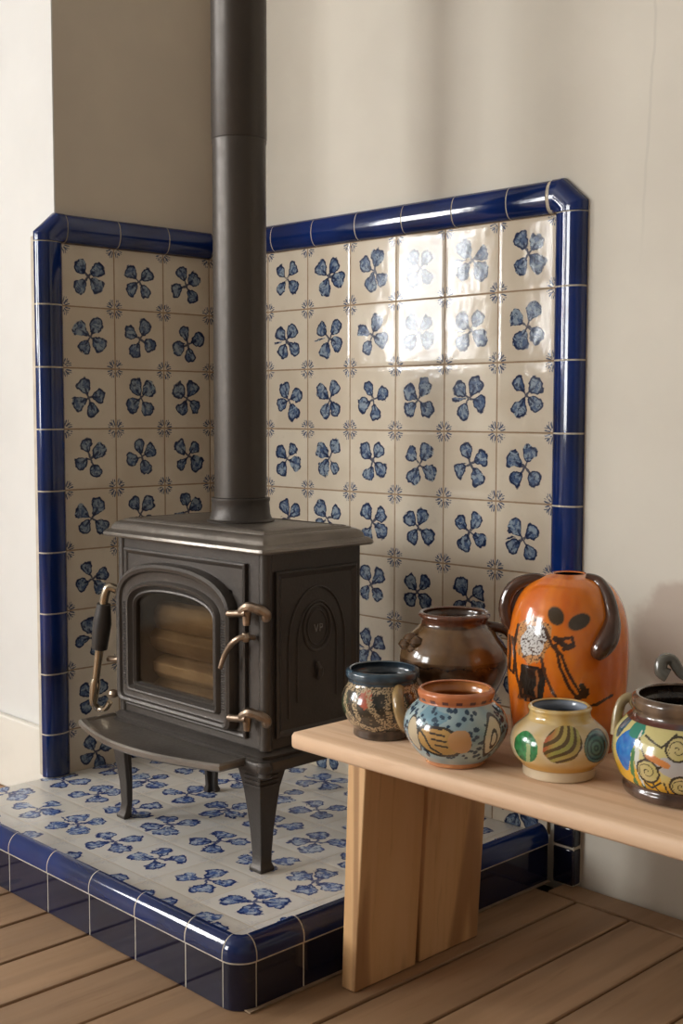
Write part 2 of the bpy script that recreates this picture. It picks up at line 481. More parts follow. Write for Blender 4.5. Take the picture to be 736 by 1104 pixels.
# vertical right border; it narrows below the hearth top
zs = [ZT-i*ROWZ for i in range(0, 9)]+[HS+.034]
for a, b_ in zip(zs, zs[1:]): border_straight(bmB, (XE+.001, .0078, a), (XE+.001, .0078, b_), (1, 0, 0), Nr)
border_grout(bmG, (XE+.001, .0078, ZT), (XE+.001, .0078, HS+.034), (1, 0, 0), Nr)
def corner_piece(bm, o, ux, uy, nrm, w=BW):
    """mitred, clipped corner tile joining the top border to the vertical border"""
    o, ux, uy, nr = Vector(o), Vector(ux), Vector(uy), Vector(nrm)
    pr = half_round()
    # three stations sweeping from the top border's end to the vertical border's end
    st = []
    CL = 1.30
    a1 = math.atan2(CL-1, 1)
    angs = [0, a1*.5, a1-.001, a1+.001, PI/4-.25, PI/4-.1, PI/4+.1, PI/4+.25, PI/2-a1-.001, PI/2-a1+.001, PI/2-a1*.5, PI/2]
    for a in angs:
        dr = uy*math.cos(a)+ux*math.sin(a)
        # clipped outer outline: square corner with its tip cut off
        L = min(1/max(math.cos(a), math.sin(a)), CL/(math.cos(a)+math.sin(a)))
        st.append([o+dr*s*L+nr*q for s, q in pr])
    loft(bm, st)
corner_piece(bmB, (XE-.006, .0078, ZT+.001), (1.12, 0, 0), (0, 0, 1), Nr)
obj('border', bmB, M['blue'], rp)
obj('grout', bmG, M['grout'], rp)

lp = empty('tiled_wall_panel', (0, -.2, HS), 'narrow panel of blue clover painted tiles with cobalt border on the wall left of the stove pipe', 'tile panel', 'painted tile panels around the stove')
panel_field('tile_field', lp, (0, -A, 0), (0, 1, 0), A-.0005, HS+.0005, ZT, 40, (1, 0, 0), M['tile_wall'])
bmB, bmG = bmesh.new(), bmesh.new()
Nl = (1, 0, 0)
ys = [-A+.006, -A+T*1.05, -A+T*2.05, -A+T*3.0, -.0265]
for a, b_ in zip(ys, ys[1:]): border_straight(bmB, (-.0078, a, ZT), (-.0078, b_, ZT), (0, 0, 1), Nl)
border_grout(bmG, (-.0078, -A+.006, ZT), (-.0078, -.0265, ZT), (0, 0, 1), Nl)
# vertical border at the free end of the wall, standing proud of the wall corner
zz = [ZT-i*ROWZ for i in range(0, 9)]+[HS+.001]
for a, b_ in zip(zz, zz[1:]): border_straight(bmB, (-.0078, -A-.001, a), (-.0078, -A-.001, b_), (0, -1, 0), Nl)
border_grout(bmG, (-.0078, -A-.001, ZT), (-.0078, -A-.001, HS+.001), (0, -1, 0), Nl)
corner_piece(bmB, (-.0078, -A+.005, ZT+.001), (0, -1.1, 0), (0, 0, 1), Nl)
bm = bmesh.new(); box(bm, -.030, -.0079, -A-.056, -.4288, HS+.001, ZT+.012); obj('mortar_backing', bm, M['grout'], lp, bevel=.004)
obj('border', bmB, M['blue'], lp)
obj('grout', bmG, M['grout'], lp)

# ------------------------------------------------------------------ hearth
he = empty('tiled_hearth', (.49, -.38, 0), 'raised hearth platform of blue and white floral tiles with cobalt edging under the stove', 'hearth')
bm = bmesh.new(); uvl = bm.loops.layers.uv.new('UVMap')
XI, YI = W-.034, -D+.034
outl = [(0.0005, -.0005), (XI, -.0005), (XI, YI), (-.004, YI), (-.004, -.482), (.0005, -.482)]
top = [bm.verts.new((x, y, HS)) for x, y in outl]; bot = [bm.verts.new((x, y, .0005)) for x, y in outl]
f = bm.faces.new(top[::-1])
for l in f.loops: l[uvl].uv = ((l.vert.co.x+.03)/.131+60, (l.vert.co.y)/.131+60)
for i in range(len(outl)):
    j = (i+1) % len(outl); bm.faces.new((top[i], top[j], bot[j], bot[i]))
bm.faces.new(bot)
obj('top_tiles', bm, M['tile_floor'], he, smooth=False)
# edging: bullnose cap over a row of upright tiles
def nose(sh=0):
    p = [(0, HS-.02), (0, HS+.006), (.004, HS+.016)]
    for i in range(9):
        a = PI/2*i/8
        p.append((.010+(.0215-sh)*math.sin(a), HG+.008+(.0265-sh)*math.cos(a)))
    p += [(.0315-sh, HG+.0014), (.02, HG+.0014)]
    return [(s, z) for s, z in p]
def face_prof(sh=0): return [(0, .001), (0, HG-.0014), (.030-sh, HG-.0014), (.030-sh, .001)]
def edge_run(bm, prof, a, b_, out, gap=.003, z=0):
    a, b_ = Vector(a), Vector(b_); d = (b_-a).normalized()
    a2, b2 = a+d*gap/2, b_-d*gap/2
    loft(bm, [[Vector((p.x, p.y, 0))+Vector(out)*s+Vector((0, 0, zz_)) for s, zz_ in prof] for p in (a2, b2)])
bmN, bmF, bmG = bmesh.new(), bmesh.new(), bmesh.new()
# run 1: along x=W (faces +x)
r1 = [(-.021 if False else -.0005)]
ysg = [YI+.004]
while ysg[-1]+T < -.02: ysg.append(ysg[-1]+(.092 if len(ysg) == 1 else .128))
ysg[-1] = -.0225
for a, b_ in zip(ysg, ysg[1:]):
    edge_run(bmN, nose(), (XI, a, 0), (XI, b_, 0), (1, 0, 0)); edge_run(bmF, face_prof(), (XI, a, 0), (XI, b_, 0), (1, 0, 0))
# run 2: along y=-D (faces -y)
xsg = [XI-.004]
while xsg[-1]-T > .03: xsg.append(xsg[-1]-(.088 if len(xsg) == 1 else .1285))
xsg.append(-.004)
for a, b_ in zip(xsg, xsg[1:]):
    edge_run(bmN, nose(), (a, YI, 0), (b_, YI, 0), (0, -1, 0)); edge_run(bmF, face_prof(), (a, YI, 0), (b_, YI, 0), (0, -1, 0))
edge_run(bmG, nose(.0006), (XI, YI, 0), (XI, -.0225, 0), (1, 0, 0), 0); edge_run(bmG, face_prof(.0006), (XI, YI, 0), (XI, -.0225, 0), (1, 0, 0), 0)
edge_run(bmG, nose(.0006), (XI, YI, 0), (-.004, YI, 0), (0, -1, 0), 0); edge_run(bmG, face_prof(.0006), (XI, YI, 0), (-.004, YI, 0), (0, -1, 0), 0)
band = [(.01, HG-.0015), (.01, HG+.0015), (.0310, HG+.0015), (.0302, HG-.0015)]
edge_run(bmG, band, (XI, YI, 0), (XI, -.0225, 0), (1, 0, 0), 0); edge_run(bmG, band, (XI, YI, 0), (-.004, YI, 0), (0, -1, 0), 0)
for bmx, bmy, sh in ((bmN, bmF, 0), (bmG, bmG, .0006)):
    for bmz, prof in ((bmx, nose(sh)), (bmy, face_prof(sh)))+(((bmG, band),) if sh else ()):
        rings = []
        for k in range(9):
            a = PI/2*k/8; dr = Vector((math.cos(a), -math.sin(a), 0))
            q = 1.0
            rings.append([Vector((XI-.003, YI+.003, 0))+dr*(s*q+.003*max(dr.x, -dr.y))+Vector((0, 0, z)) for s, z in prof])
        loft(bmz, rings)
obj('edge_cap', bmN, M['blue'], he)
obj('side_tiles', bmF, M['navy'], he)
obj('grout', bmG, M['grout'], he)
# thin mortar line where the hearth meets the floor
bm = bmesh.new(); box(bm, XI, W+.003, -D+.02, -.024, .0012, .003)
obj('mortar', bm, M['dirt'], he)
# lower run of the border beside the hearth (narrow tiles standing on the floor)
bm = bmesh.new()
for z0, z1 in ((.001, HG-.001), (HG+.001, HS+.033)):
    box(bm, W-.003 if False else W+.001, W+.047, -.016, .0078, z0, z1)
obj('lower_border', bm, M['navy'], rp, bevel=.004)
bm = bmesh.new(); box(bm, W+.0012, W+.046, -.0145, .0078, .001, HS+.033); obj('lower_grout', bm, M['grout'], rp)

# ------------------------------------------------------------------ stove
SX0, SX1, SY0, SY1 = .327, .742, -.502, -.278
SB, ST = .288, .621
st = empty('wood_stove', (.53, -.40, HS), 'black cast iron wood stove with arched glass door standing on the tiled hearth', 'stove')
bm = bmesh.new(); th = .012
wx0, wx1, wz0, wz1 = .385, .636, .336, .545
box(bm, SX0, SX0+th, SY0, SY1, SB, ST); box(bm, SX1-th, SX1, SY0, SY1, SB, ST)
box(bm, SX0+th, SX1-th, SY1-th, SY1, SB, ST)
box(bm, SX0+th, SX1-th, SY0, SY1-th, SB, SB+th); box(bm, SX0+th, SX1-th, SY0, SY1-th, ST-th, ST)
box(bm, SX0+th, wx0, SY0, SY0+th, SB+th, ST-th); box(bm, wx1, SX1-th, SY0, SY0+th, SB+th, ST-th)
box(bm, wx0, wx1, SY0, SY0+th, SB+th, wz0); box(bm, wx0, wx1, SY0, SY0+th, wz1, ST-th)
obj('body', bm, M['iron'], st)
# rounded corner posts in front
for cx in (SX0+.004, SX1-.004):
    bm = bmesh.new(); lathe(bm, [(.011, 0), (.011, ST-SB)], (cx, SY0+.006, SB), 20); obj('corner_post', bm, M['iron'], st)
bm = bmesh.new()
box(bm, SX0+th+.001, SX1-th-.001, SY1-th-.022, SY1-th-.002, SB+th+.001, ST-th-.02)
obj('fire_brick', bm, M['brick'], st)

def rect_ring(x0, x1, y0, y1, z, c=.012):
    return [(x0+c, y0, z), (x1-c, y0, z), (x1-c*.3, y0+c*.3, z), (x1, y0+c, z), (x1, y1-c, z), (x1-c*.3, y1-c*.3, z), (x1-c, y1, z), (x0+c, y1, z), (x0+c*.3, y1-c*.3, z), (x0, y1-c, z), (x0, y0+c, z), (x0+c*.3, y0+c*.3, z)]
bm = bmesh.new()
X0, X1, Y0, Y1 = .300, .769, -.530, -.262
prof = [(.022, .6195), (.010, .6205), (.002, .6212), (0, .6245), (.001, .629), (.006, .6335), (.0105, .6345), (.012, .6365), (.013, .641), (.017, .6465), (.024, .6500), (.028, .6505), (.029, .6525), (.034, .6525)]
rings = [rect_ring(X0+i, X1-i, Y0+i, Y1-i, z, .014) for i, z in prof]
for k in range(3):
    i = .036+.006*k
    rings += [rect_ring(X0+i, X1-i, Y0+i, Y1-i, .6545, .012), rect_ring(X0+i+.003, X1-i-.003, Y0+i+.003, Y1-i-.003, .6525, .012)]
rings.append(rect_ring(X0+.056, X1-.056, Y0+.056, Y1-.056, .655, .010))
loft(bm, rings)
obj('top_plate', bm, M['iron_top'], st, angle=28)

# base moulding
bm = bmesh.new()
prof = [(.012, .250), (.0, .253), (-.002, .262), (.0, .270), (.006, .274), (.004, .280), (.010, .286), (.016, .2885)]
loft(bm, [rect_ring(SX0-.020+i, SX1+.014-i, SY0-.018+i, SY1+.03-i, z, .018) for i, z in prof])
obj('base_moulding', bm, M['iron'], st, angle=28)

# door
def arch(i, y, x0=.338, x1=.678, z0=.311, zt=.583, zs=.508, n=22):
    ax, bx, bz, tz = x0+i, x1-i, z0+i*.74, zt-i
    r = max(.003, .014-i*.2)
    pts = []
    for k in range(5):
        a = PI+PI/2*k/4; pts.append((ax+r+r*math.cos(a), y, bz+r+r*math.sin(a)))
    for k in range(5):
        a = -PI/2+PI/2*k/4; pts.append((bx-r+r*math.cos(a), y, bz+r+r*math.sin(a)))
    cx, hw, zz_ = (ax+bx)/2, (bx-ax)/2, zs-i*.25
    for k in range(n+1):
        a = PI*k/n
        c, s = math.cos(a), math.sin(a)
        pts.append((cx+hw*math.copysign(abs(c)**.86, c), y, zz_+(tz-zz_)*abs(s)**.86))
    return pts
bm = bmesh.new()
F = SY0
prof = [(0, F-.001), (0, F-.014), (.003, F-.021), (.008, F-.024), (.014, F-.022), (.017, F-.017), (.020, F-.016), (.032, F-.016), (.034, F-.020), (.037, F-.023), (.041, F-.022), (.044, F-.016), (.047, F-.013), (.049, F-.016), (.052, F-.017), (.0555, F-.013), (.057, F-.004), (.057, F-.001)]
loft(bm, [arch(i, y) for i, y in prof], True, False, False)
door = obj('door', bm, M['iron'], st, angle=28)
bm = bmesh.new(); loft(bm, [arch(.0555, F-.009), arch(.0555, F-.006)])
obj('door_glass', bm, M['glass'], door, smooth=False)
for xx in (.338+.0205, .680-.0315):
    bm = bmesh.new()
    pr_ = [(xx, F-.0155, .343), (xx+.011, F-.0155, .343)]
    rings = []
    for k in range(34*4+1):
        z = .345+k*.0046/4; q = F-.0162-.0022*(.5-.5*math.cos(2*PI*k/4))
        rings.append([(xx, F-.0155, z), (xx, q, z), (xx+.011, q, z), (xx+.011, F-.0155, z)])
    loft(bm, rings)
    obj('door_fluting', bm, M['iron'], door, smooth=False)
# raised panel behind the door
bm = bmesh.new()
def fr(x0, x1, z0, z1, y): return [(x0, y, z0), (x1, y, z0), (x1, y, z1), (x0, y, z1)]
R = [fr(.348, .700, .302, .600, F+.0005), fr(.348, .700, .302, .600, F-.007), fr(.351, .697, .305, .597, F-.0085), fr(.355, .693, .309, .593, F-.0065), fr(.358, .690, .312, .590, F-.004), fr(.374, .664, .33, .552, F-.004), fr(.374, .664, .33, .552, F+.0005)]
loft(bm, R, True, False, False)
obj('front_panel', bm, M['iron'], st, smooth=False)
# hinges on the right
for hz in (.519, .341):
    bm = bmesh.new()
    tube(bm, [(.676, F-.022, hz-.004), (.722, F-.022, hz+.002)], .0062, 14)
    h = obj('hinge', bm, M['brass'], st)
    bm = bmesh.new()
    tube(bm, catmull([(.708, F-.020, hz+.002), (.722, F-.020, hz+.012), (.738, F-.012, hz+.010), (.748, F-.002, hz+.002), (.744, F+.001, hz-.010)], 5), [.0085, .009, .009, .0085, .008]*4+[.006], 10)
    tube(bm, [(.718, F-.018, hz-.019), (.718, F-.018, hz+.004)], [.006, .0085], 12)
    obj('hinge_bracket', bm, M['brass'], h)
# curved draught handle
bm = bmesh.new()
hp = catmull([(.722, F-.004, .478), (.718, F-.026, .481), (.706, F-.034, .474), (.690, F-.036, .458), (.679, F-.037, .440), (.672, F-.038, .424)], 6)
tube(bm, hp, [.0055-.0018*abs(i/(len(hp)-1)-.35)*1.4 for i in range(len(hp))], 12)
lathe(bm, [(.0001, -.009), (.006, -.007), (.009, 0), (.006, .007), (.0001, .009)], (.718, F-.020, .480), 16)
obj('draught_handle', bm, M['brass'], st)
# long latch handle on the left
bm = bmesh.new()
tube(bm, catmull([(.336, F-.016, .520), (.325, F-.026, .524), (.318, F-.030, .508), (.314, F-.031, .488)], 6), .0085, 12)
lh = obj('latch_handle', bm, M['silver'], st)
bm = bmesh.new(); tube(bm, [(.3155, F-.031, .492), (.309, F-.031, .455), (.298, F-.031, .405)], [.013, .018, .0155], 16); obj('grip', bm, M['leather'], lh)
bm = bmesh.new(); tube(bm, [(.300, F-.031, .410), (.284, F-.031, .338)], [.0085, .0075], 14); obj('rod', bm, M['silver'], lh)
bm = bmesh.new(); tube(bm, [(.285, F-.031, .345), (.282, F-.031, .336), (.276, F-.031, .300), (.275, F-.031, .290)], [.008, .0105, .0085, .006], 14)
tube(bm, catmull([(.274, F-.028, .292), (.276, F-.020, .283), (.292, F-.016, .285), (.306, F-.014, .300)], 5), .006, 10); obj('ferrule', bm, M['silver'], lh)
bm = bmesh.new(); tube(bm, [(.300, F-.012, .382), (.338, F-.006, .386)], .006, 12); obj('latch_pin', bm, M['brass'], st)
bm = bmesh.new(); lathe(bm, [(.0001, -.009), (.008, -.006), (.01, 0), (.008, .006), (.0001, .009)], (.318, F-.014, .318), 14); obj('latch_knob', bm, M['brass'], st)

# right side panel with arch and medallion (faces +x)
bm = bmesh.new(); XS = SX1
def sr(y0, y1, z0, z1, x): return [(x, y0, z0), (x, y1, z0), (x, y1, z1), (x, y0, z1)]
loft(bm, [sr(-.480, -.291, .305, .588, XS-.001), sr(-.480, -.291, .305, .588, XS+.006), sr(-.477, -.294, .308, .585, XS+.008), sr(-.472, -.299, .313, .580, XS+.006), sr(-.468, -.303, .317, .576, XS+.0035)], True, False, True)
sp_ = obj('side_panel', bm, M['iron'], st, smooth=False)
bm = bmesh.new()
def ring_yz(bm, pts, r): tube(bm, pts+[pts[0]], r, 8)
yc = -.3855
arc = [(XS+.004, yc-.066, .335)]+[(XS+.004, yc-.066*math.cos(PI*k/20), .46+.095*math.sin(PI*k/20)) for k in range(21)]+[(XS+.004, yc+.066, .335)]
tube(bm, arc, .0022, 8)
arc = [(XS+.004, yc-.046, .36)]+[(XS+.004, yc-.046*math.cos(PI*k/20), .46+.070*math.sin(PI*k/20)) for k in range(21)]+[(XS+.004, yc+.046, .36)]
tube(bm, arc, .0022, 8)
ring_yz(bm, [(XS+.004, yc+.031*math.cos(2*PI*k/32), .484+.040*math.sin(2*PI*k/32)) for k in range(32)], .003)
ring_yz(bm, [(XS+.004, yc+.023*math.cos(2*PI*k/32), .484+.030*math.sin(2*PI*k/32)) for k in range(32)], .0015)
tube(bm, catmull([(XS+.006, yc-.001, .424), (XS+.012, yc, .414), (XS+.010, yc+.001, .402), (XS+.005, yc+.001, .396)], 4), [.003]*4+[.005]*9, 8)
obj('medallion', bm, M['iron'], sp_)
bm = bmesh.new(); xx = XS+.0075
def stroke(a, b_): tube(bm, [(xx, yc+a[0]*.011, .484+a[1]*.013), (xx, yc+b_[0]*.011, .484+b_[1]*.013)], .0009, 6)
stroke((-.9, .5), (-.5, -.5)); stroke((-.5, -.5), (-.1, .5)); stroke((.3, -.5), (.3, .5)); stroke((.3, .5), (.8, .4)); stroke((.8, .4), (.8, 0)); stroke((.8, 0), (.3, -.02))
obj('monogram', bm, M['mark'], sp_)

# legs: L-shaped, tapered, flared foot
def leg(cx, cy, sx, sy, k=1.0):
    """outer corner at (cx,cy); sx, sy = direction towards the inside"""
    bm = bmesh.new(); rings = []
    hs = [(0, .030, .006), (.006, .031, .005), (.014, .024, .010), (.03, .022, .012), (.07, .026, .010), (.11, .033, .005), (.145, .040, .001), (.165, .048, 0), (.176, .052, 0)]
    for z, w, ins in hs:
        w *= k; t = .009
        ox, oy = cx+sx*ins, cy+sy*ins
        L = [(0, 0), (w, 0), (w, t), (t, t), (t, w), (0, w)]
        if z < .02: L = [(0, 0), (w*.9, 0), (w*.9, w*.5), (w*.5, w*.5), (w*.5, w*.9), (0, w*.9)]
        rings.append([(ox+sx*a, oy+sy*b_, HS+.0004+z) for a, b_ in L])
    loft(bm, rings)
    l = obj('leg', bm, M['iron'], st, bevel=.0015, angle=40)
    bm = bmesh.new()
    for z in (.150, .158, .166):
        box(bm, *sorted((cx-sx*.002, cx+sx*.040)), *sorted((cy-sy*.002, cy+sy*.040)), HS+z, HS+z+.004)
    obj('leg_moulding', bm, M['iron'], l, bevel=.001)
leg(.312, -.518, 1, 1, .95); leg(.744, -.514, -1, 1, 1.12); leg(.300, -.262, 1, -1, .9); leg(.735, -.243, -1, -1, .9)

# bowed ash shelf
bm = bmesh.new()
def shelf_ring(i, z):
    xa, xb, yb = .288+i, .712-i, -.498
    pts = [(xb, yb, z), (xa, yb, z)]
    for k in range(21):
        t = k/20; xx = xa+(xb-xa)*t
        pts.append((xx, -.575+i-.046*math.sin(PI*t)**.9, z))
    return pts
loft(bm, [shelf_ring(.012, .258), shelf_ring(.004, .259), shelf_ring(0, .263), shelf_ring(0, .270), shelf_ring(.003, .2735), shelf_ring(.010, .2735), shelf_ring(.014, .270)])
obj('ash_shelf', bm, M['iron_top'], st, angle=28)
# round boss under the front right corner of the base
bm = bmesh.new(); lathe(bm, [(.012, 0), (.014, .003), (.011, .008), (.014, .014), (.014, .022), (.010, .027)], (SX1+.006, SY0-.006, .245), 20)
obj('corner_boss', bm, M['iron'], st)
# flue collar belongs to the stove
PX, PY = .545, -.388; PR = .0478
bm = bmesh.new(); lathe(bm, [(.061, .6535), (.062, .657), (.057, .660), (.054, .668), (.052, .690), (.0535, .693), (.0535, .698), (.050, .699)], (PX, PY, 0), 56, True, True)
obj('flue_collar', bm, M['iron'], st)
fp = empty('stove_pipe', (PX, PY, .70), 'tall straight black flue pipe rising from the stove top', 'stove pipe')
bm = bmesh.new(); lathe(bm, [(PR, .6995), (PR, 1.326), (PR+.0012, 1.330), (PR+.0012, 1.334)], (PX, PY, 0), 64); obj('lower_pipe', bm, M['pipe'], fp)
bm = bmesh.new(); lathe(bm, [(PR+.0008, 1.3345), (PR+.0018, 1.336), (PR+.0018, 2.699)], (PX, PY, 0), 64); obj('upper_pipe', bm, M['pipe'], fp)

# logs behind the glass
def log(x0, x1, y, z, r, seed, label):
    rr = random.Random(seed); bm = bmesh.new(); rings = []
    sh = [r*(1+rr.uniform(-.18, .12)) for _ in range(9)]
    for k in range(7):
        t = k/6; rings.append([(x0+(x1-x0)*t, y+math.cos(2*PI*i/9)*sh[i]*(1+rr.uniform(-.05, .05)), z+math.sin(2*PI*i/9)*sh[i]*(1+rr.uniform(-.05, .05))) for i in range(9)])
    loft(bm, rings)
    o = obj('firewood_log', bm, M['log'], None, bevel=.002)
    tag(o, label, 'log', 'split logs stacked inside the stove')
log(.385, .600, -.452, .328, .026, 1, 'lowest split log of the stack behind the stove glass')
log(.392, .610, -.453, .376, .024, 2, 'second log from the bottom of the stack behind the stove glass')
log(.380, .590, -.452, .424, .025, 3, 'third log from the bottom of the stack behind the stove glass')
log(.39, .604, -.450, .474, .027, 4, 'pale topmost split log of the stack behind the stove glass')

# ------------------------------------------------------------------ bench
BZ = .368; BU = .343
be = empty('wooden_bench', (1.5, -.43, 0), 'low pale pine bench holding the painted pots, in front of the white wall', 'bench')
bm = bmesh.new()
y0, y1 = -.592, -.262
rings = []
for k, x in enumerate([.906, .91, 1.2, 1.6, 2.0, 2.45, 2.454]):
    i = .003 if k in (0, 6) else 0
    e = .004
    rings.append([(x, y0+i+e, BU+i), (x, y1-i-e, BU+i), (x, y1-i, BU+i+e), (x, y1-i, BZ-i-e), (x, y1-i-e, BZ-i), (x, y0+i+e, BZ-i), (x, y0+i, BZ-i-e), (x, y0+i, BU+i+e)])
loft(bm, rings)
obj('seat', bm, M['bench_top'], be, angle=50)
def plank(y0, y1, xb, xt, tk=.028, tt=.036):
    bm = bmesh.new()
    loft(bm, [[(xb, y0, .0008), (xb+tk, y0, .0008), (xb+tk, y1, .0008), (xb, y1, .0008)], [(xt, y0, BU-.0005), (xt+tt, y0, BU-.0005), (xt+tt, y1, BU-.0005), (xt, y1, BU-.0005)]])
    obj('leg_board', bm, M['bench_leg'], be, bevel=.002)
plank(-.585, -.452, 1.011, 1.024); plank(-.441, -.300, 1.009, 1.022)
plank(-.585, -.452, 2.32, 2.30); plank(-.441, -.300, 2.32, 2.30)

# ------------------------------------------------------------------ pottery
CAMX, CAMY = 2.2823, -1.8284
def vn(x, y, z=0): return mnoise.noise((x, y, z))
def pot(name, label, cat, cx, cy, prof, paint, wall=.005, inner=(.3, .2, .1), nt=260, nz=110, ellip=(1, 1), group='painted pots on the bench', deform=None):
    """prof: (r,z) outer points bottom to rim; paint(th,z,r)->rgb, th = 0 faces the room, positive to the right"""
    p = catmull(prof, 10)
    # resample evenly
    L = [0]
    for a, b_ in zip(p, p[1:]): L.append(L[-1]+math.dist(a, b_))
    def at(s):
        for i in range(1, len(L)):
            if s <= L[i]:
                t = (s-L[i-1])/max(1e-9, L[i]-L[i-1]); return tuple(a+(b_-a)*t for a, b_ in zip(p[i-1], p[i]))
        return p[-1]
    out = [at(L[-1]*k/(nz-1)) for k in range(nz)]
    rr, zr = out[-1]
    lipn = [(rr-wall*.5, zr+wall*.3), (rr-wall, zr)]
    inn = [(max(.004, r-wall), max(z, wall)) for r, z in out[::-1][2::3]]
    allp = [(.001, out[0][1]+.0005)]+out+lipn+inn+[(.001, wall)]
    f0 = math.atan2(CAMY-cy, CAMX-cx)
    bm = bmesh.new(); lay = bm.verts.layers.float_color.new('paint')
    n_out = 1+len(out)+2
    rows = []
    for k, (r, z) in enumerate(allp):
        row = []
        for i in range(nt):
            th = -PI+2*PI*i/nt
            a = f0+th
            dx, dy = r*math.cos(a), r*math.sin(a)
            rx, ry = dx, dy
            q = Vector((cx+rx, cy+ry, BZ+.0004+z))
            if deform and k < n_out: q = deform(q, th, z, r)
            v = bm.verts.new(q)
            c = paint(th, z, max(r, .01)) if k < n_out else inner
            v[lay] = (*c, 1)
            row.append(v)
        rows.append(row)
    for a, b_ in zip(rows, rows[1:]):
        for i in range(nt):
            j = (i+1) % nt; bm.faces.new((a[i], a[j], b_[j], b_[i]))
    o = obj(name, bm, M['paint'], None, angle=80)
    # origin at the foot of the pot
    for v in o.data.vertices: v.co -= Vector((cx, cy, BZ))
    o.location = (cx, cy, BZ)
    return tag(o, label, cat, group)
def mix(a, b_, t): t = max(0, min(1, t)); return tuple(x+(y-x)*t for x, y in zip(a, b_))
def sstep(a, b_, x): t = max(0, min(1, (x-a)/(b_-a))); return t*t*(3-2*t)
def seg(px, py, ax, ay, bx, by):
    vx, vy = bx-ax, by-ay; t = max(0, min(1, ((px-ax)*vx+(py-ay)*vy)/(vx*vx+vy*vy+1e-12)))
    return math.hypot(px-ax-vx*t, py-ay-vy*t)
def poly(px, py, pts): return min(seg(px, py, *a, *b_) for a, b_ in zip(pts, pts[1:]))
def ell(px, py, cx, cy, a, b_, rot=0):
    c, s = math.cos(rot), math.sin(rot); dx, dy = px-cx, py-cy
    return math.hypot((dx*c+dy*s)/a, (-dx*s+dy*c)/b_)
def place(th, r): return r*math.sin(th) if abs(th) < PI/2 else math.copysign(9, th)

def axis_frame(cx, cy):
    """unit vectors at a pot: towards the room (camera side) and to the right of it"""
    f = Vector((CAMX-cx, CAMY-cy, 0)).normalized(); r = Vector((-f.y, f.x, 0))
    return f, r
def ribbon(bm, pts, w, n=14, t=None):
    tube(bm, pts, w, n)

# --- dark mug with blue rim and combed slip decoration
DX, DY = 1.012, -.500
def p_dark(th, z, r):
    s = th*.062
    if z > .083: return mix((.045, .085, .12), (.02, .04, .06), .5+vn(s*60, z*60))
    if z < .014: return mix((.075, .045, .03), (.03, .02, .015), .5+vn(s*80, z*40))
    base = mix((.018, .022, .022), (.05, .035, .02), .5+vn(s*40, z*40, 2))
    if ell(s, z, -.028, .066, .011, .014) < 1+.3*vn(s*200, z*200): base = (.42, .10, .055)
    for (ax, az, a, b_) in ((.030, .05, .012, .018), (-.072, .05, .012, .02), (.10, .05, .012, .02)):
        if ell(s, z, ax, az, a, b_) < 1+.3*vn(s*200, z*200): base = (.045, .07, .035)
    d = 9
    for q in range(-3, 4):
        o = q*.052
        d = min(d, poly(s, z, [(o-.024, .075), (o-.018, .055), (o-.006, .038), (o+.010, .024)]), poly(s, z, [(o+.010, .080), (o+.006, .055), (o+.012, .035)]))
    d = min(d, abs(z-.022-.004*math.sin(s*90)), abs(z-.078))
    k = vn(s*420, z*420, 5)
    if d < .0042+.002*k and k > -.08: base = (.46, .34, .20)
    elif vn(s*300, z*300, 9) > .47: base = (.25, .17, .10)
    return base
o = pot('glazed_mug', 'small dark mug with navy rim and cream combed marks, at the bench end', 'mug', DX, DY,
    [(.040, 0), (.044, .002), (.044, .013), (.050, .020), (.060, .038), (.0625, .054), (.058, .070), (.0525, .080), (.052, .086), (.0555, .091), (.0555, .098), (.053, .101)], p_dark, inner=(.03, .045, .06))
f, r = axis_frame(DX, DY)
def fp_(cx, cy, f, r, a, b_, z): return Vector((cx, cy, BZ+z))+r*a+f*b_
def child_tube(name, parent, pts, rad, mat, n=12, flat=None, lab=None):
    bm = bmesh.new(); tube(bm, pts, rad, n, flat); o2 = obj(name, bm, mat, parent)
    if lab: o2['label'] = lab
    return o2
hpts = catmull([fp_(DX, DY, f, r, .024, .050, .080), fp_(DX, DY, f, r, .022, .070, .074), fp_(DX, DY, f, r, .024, .080, .056), fp_(DX, DY, f, r, .030, .072, .036), fp_(DX, DY, f, r, .034, .046, .022)], 6)
child_tube('handle', o, hpts, [.0085]*len(hpts), glaze('ochre_handle', (.42, .27, .11)), 14, lab='ochre and cream handle')

# --- brown jar with wide mouth
BX, BY = 1.018, -.343
def p_brown(th, z, r):
    n = .5+vn(th*3, z*25)+.5*vn(th*9, z*70, 3)
    c = mix((.11, .052, .02), (.045, .022, .010), n)
    if z > .155: c = mix((.13, .045, .022), (.08, .028, .014), n)
    if .10 < z < .15: c = mix(c, (.17, .095, .038), .5+.5*vn(th*4, z*30, 8))
    if abs(z-.094-.002*math.sin(th*14)) < .0014: c = (.03, .015, .01)
    return c
o = pot('brown_jar', 'large brown glazed jar with wide mouth, behind the blue spotted pot', 'jar', BX, BY,
    [(.046, 0), (.050, .004), (.062, .030), (.079, .066), (.0865, .092), (.082, .116), (.066, .138), (.054, .150), (.053, .158), (.0575, .165), (.056, .169)], p_brown, inner=(.045, .022, .012), wall=.007)
f, r = axis_frame(BX, BY)
bm = bmesh.new()
for a, b_, z, ra in ((-.068, .034, .133, .012), (-.058, .045, .128, .013), (-.074, .026, .122, .014), (-.062, .042, .118, .012)):
    c = fp_(BX, BY, f, r, a, b_, z)
    lathe(bm, [(.001, -ra*.8), (ra*.7, -ra*.5), (ra, 0), (ra*.7, ra*.5), (.001, ra*.8)], c, 14)
obj('relief_face', bm, glaze('brown_relief', (.10, .05, .02), .15), o)
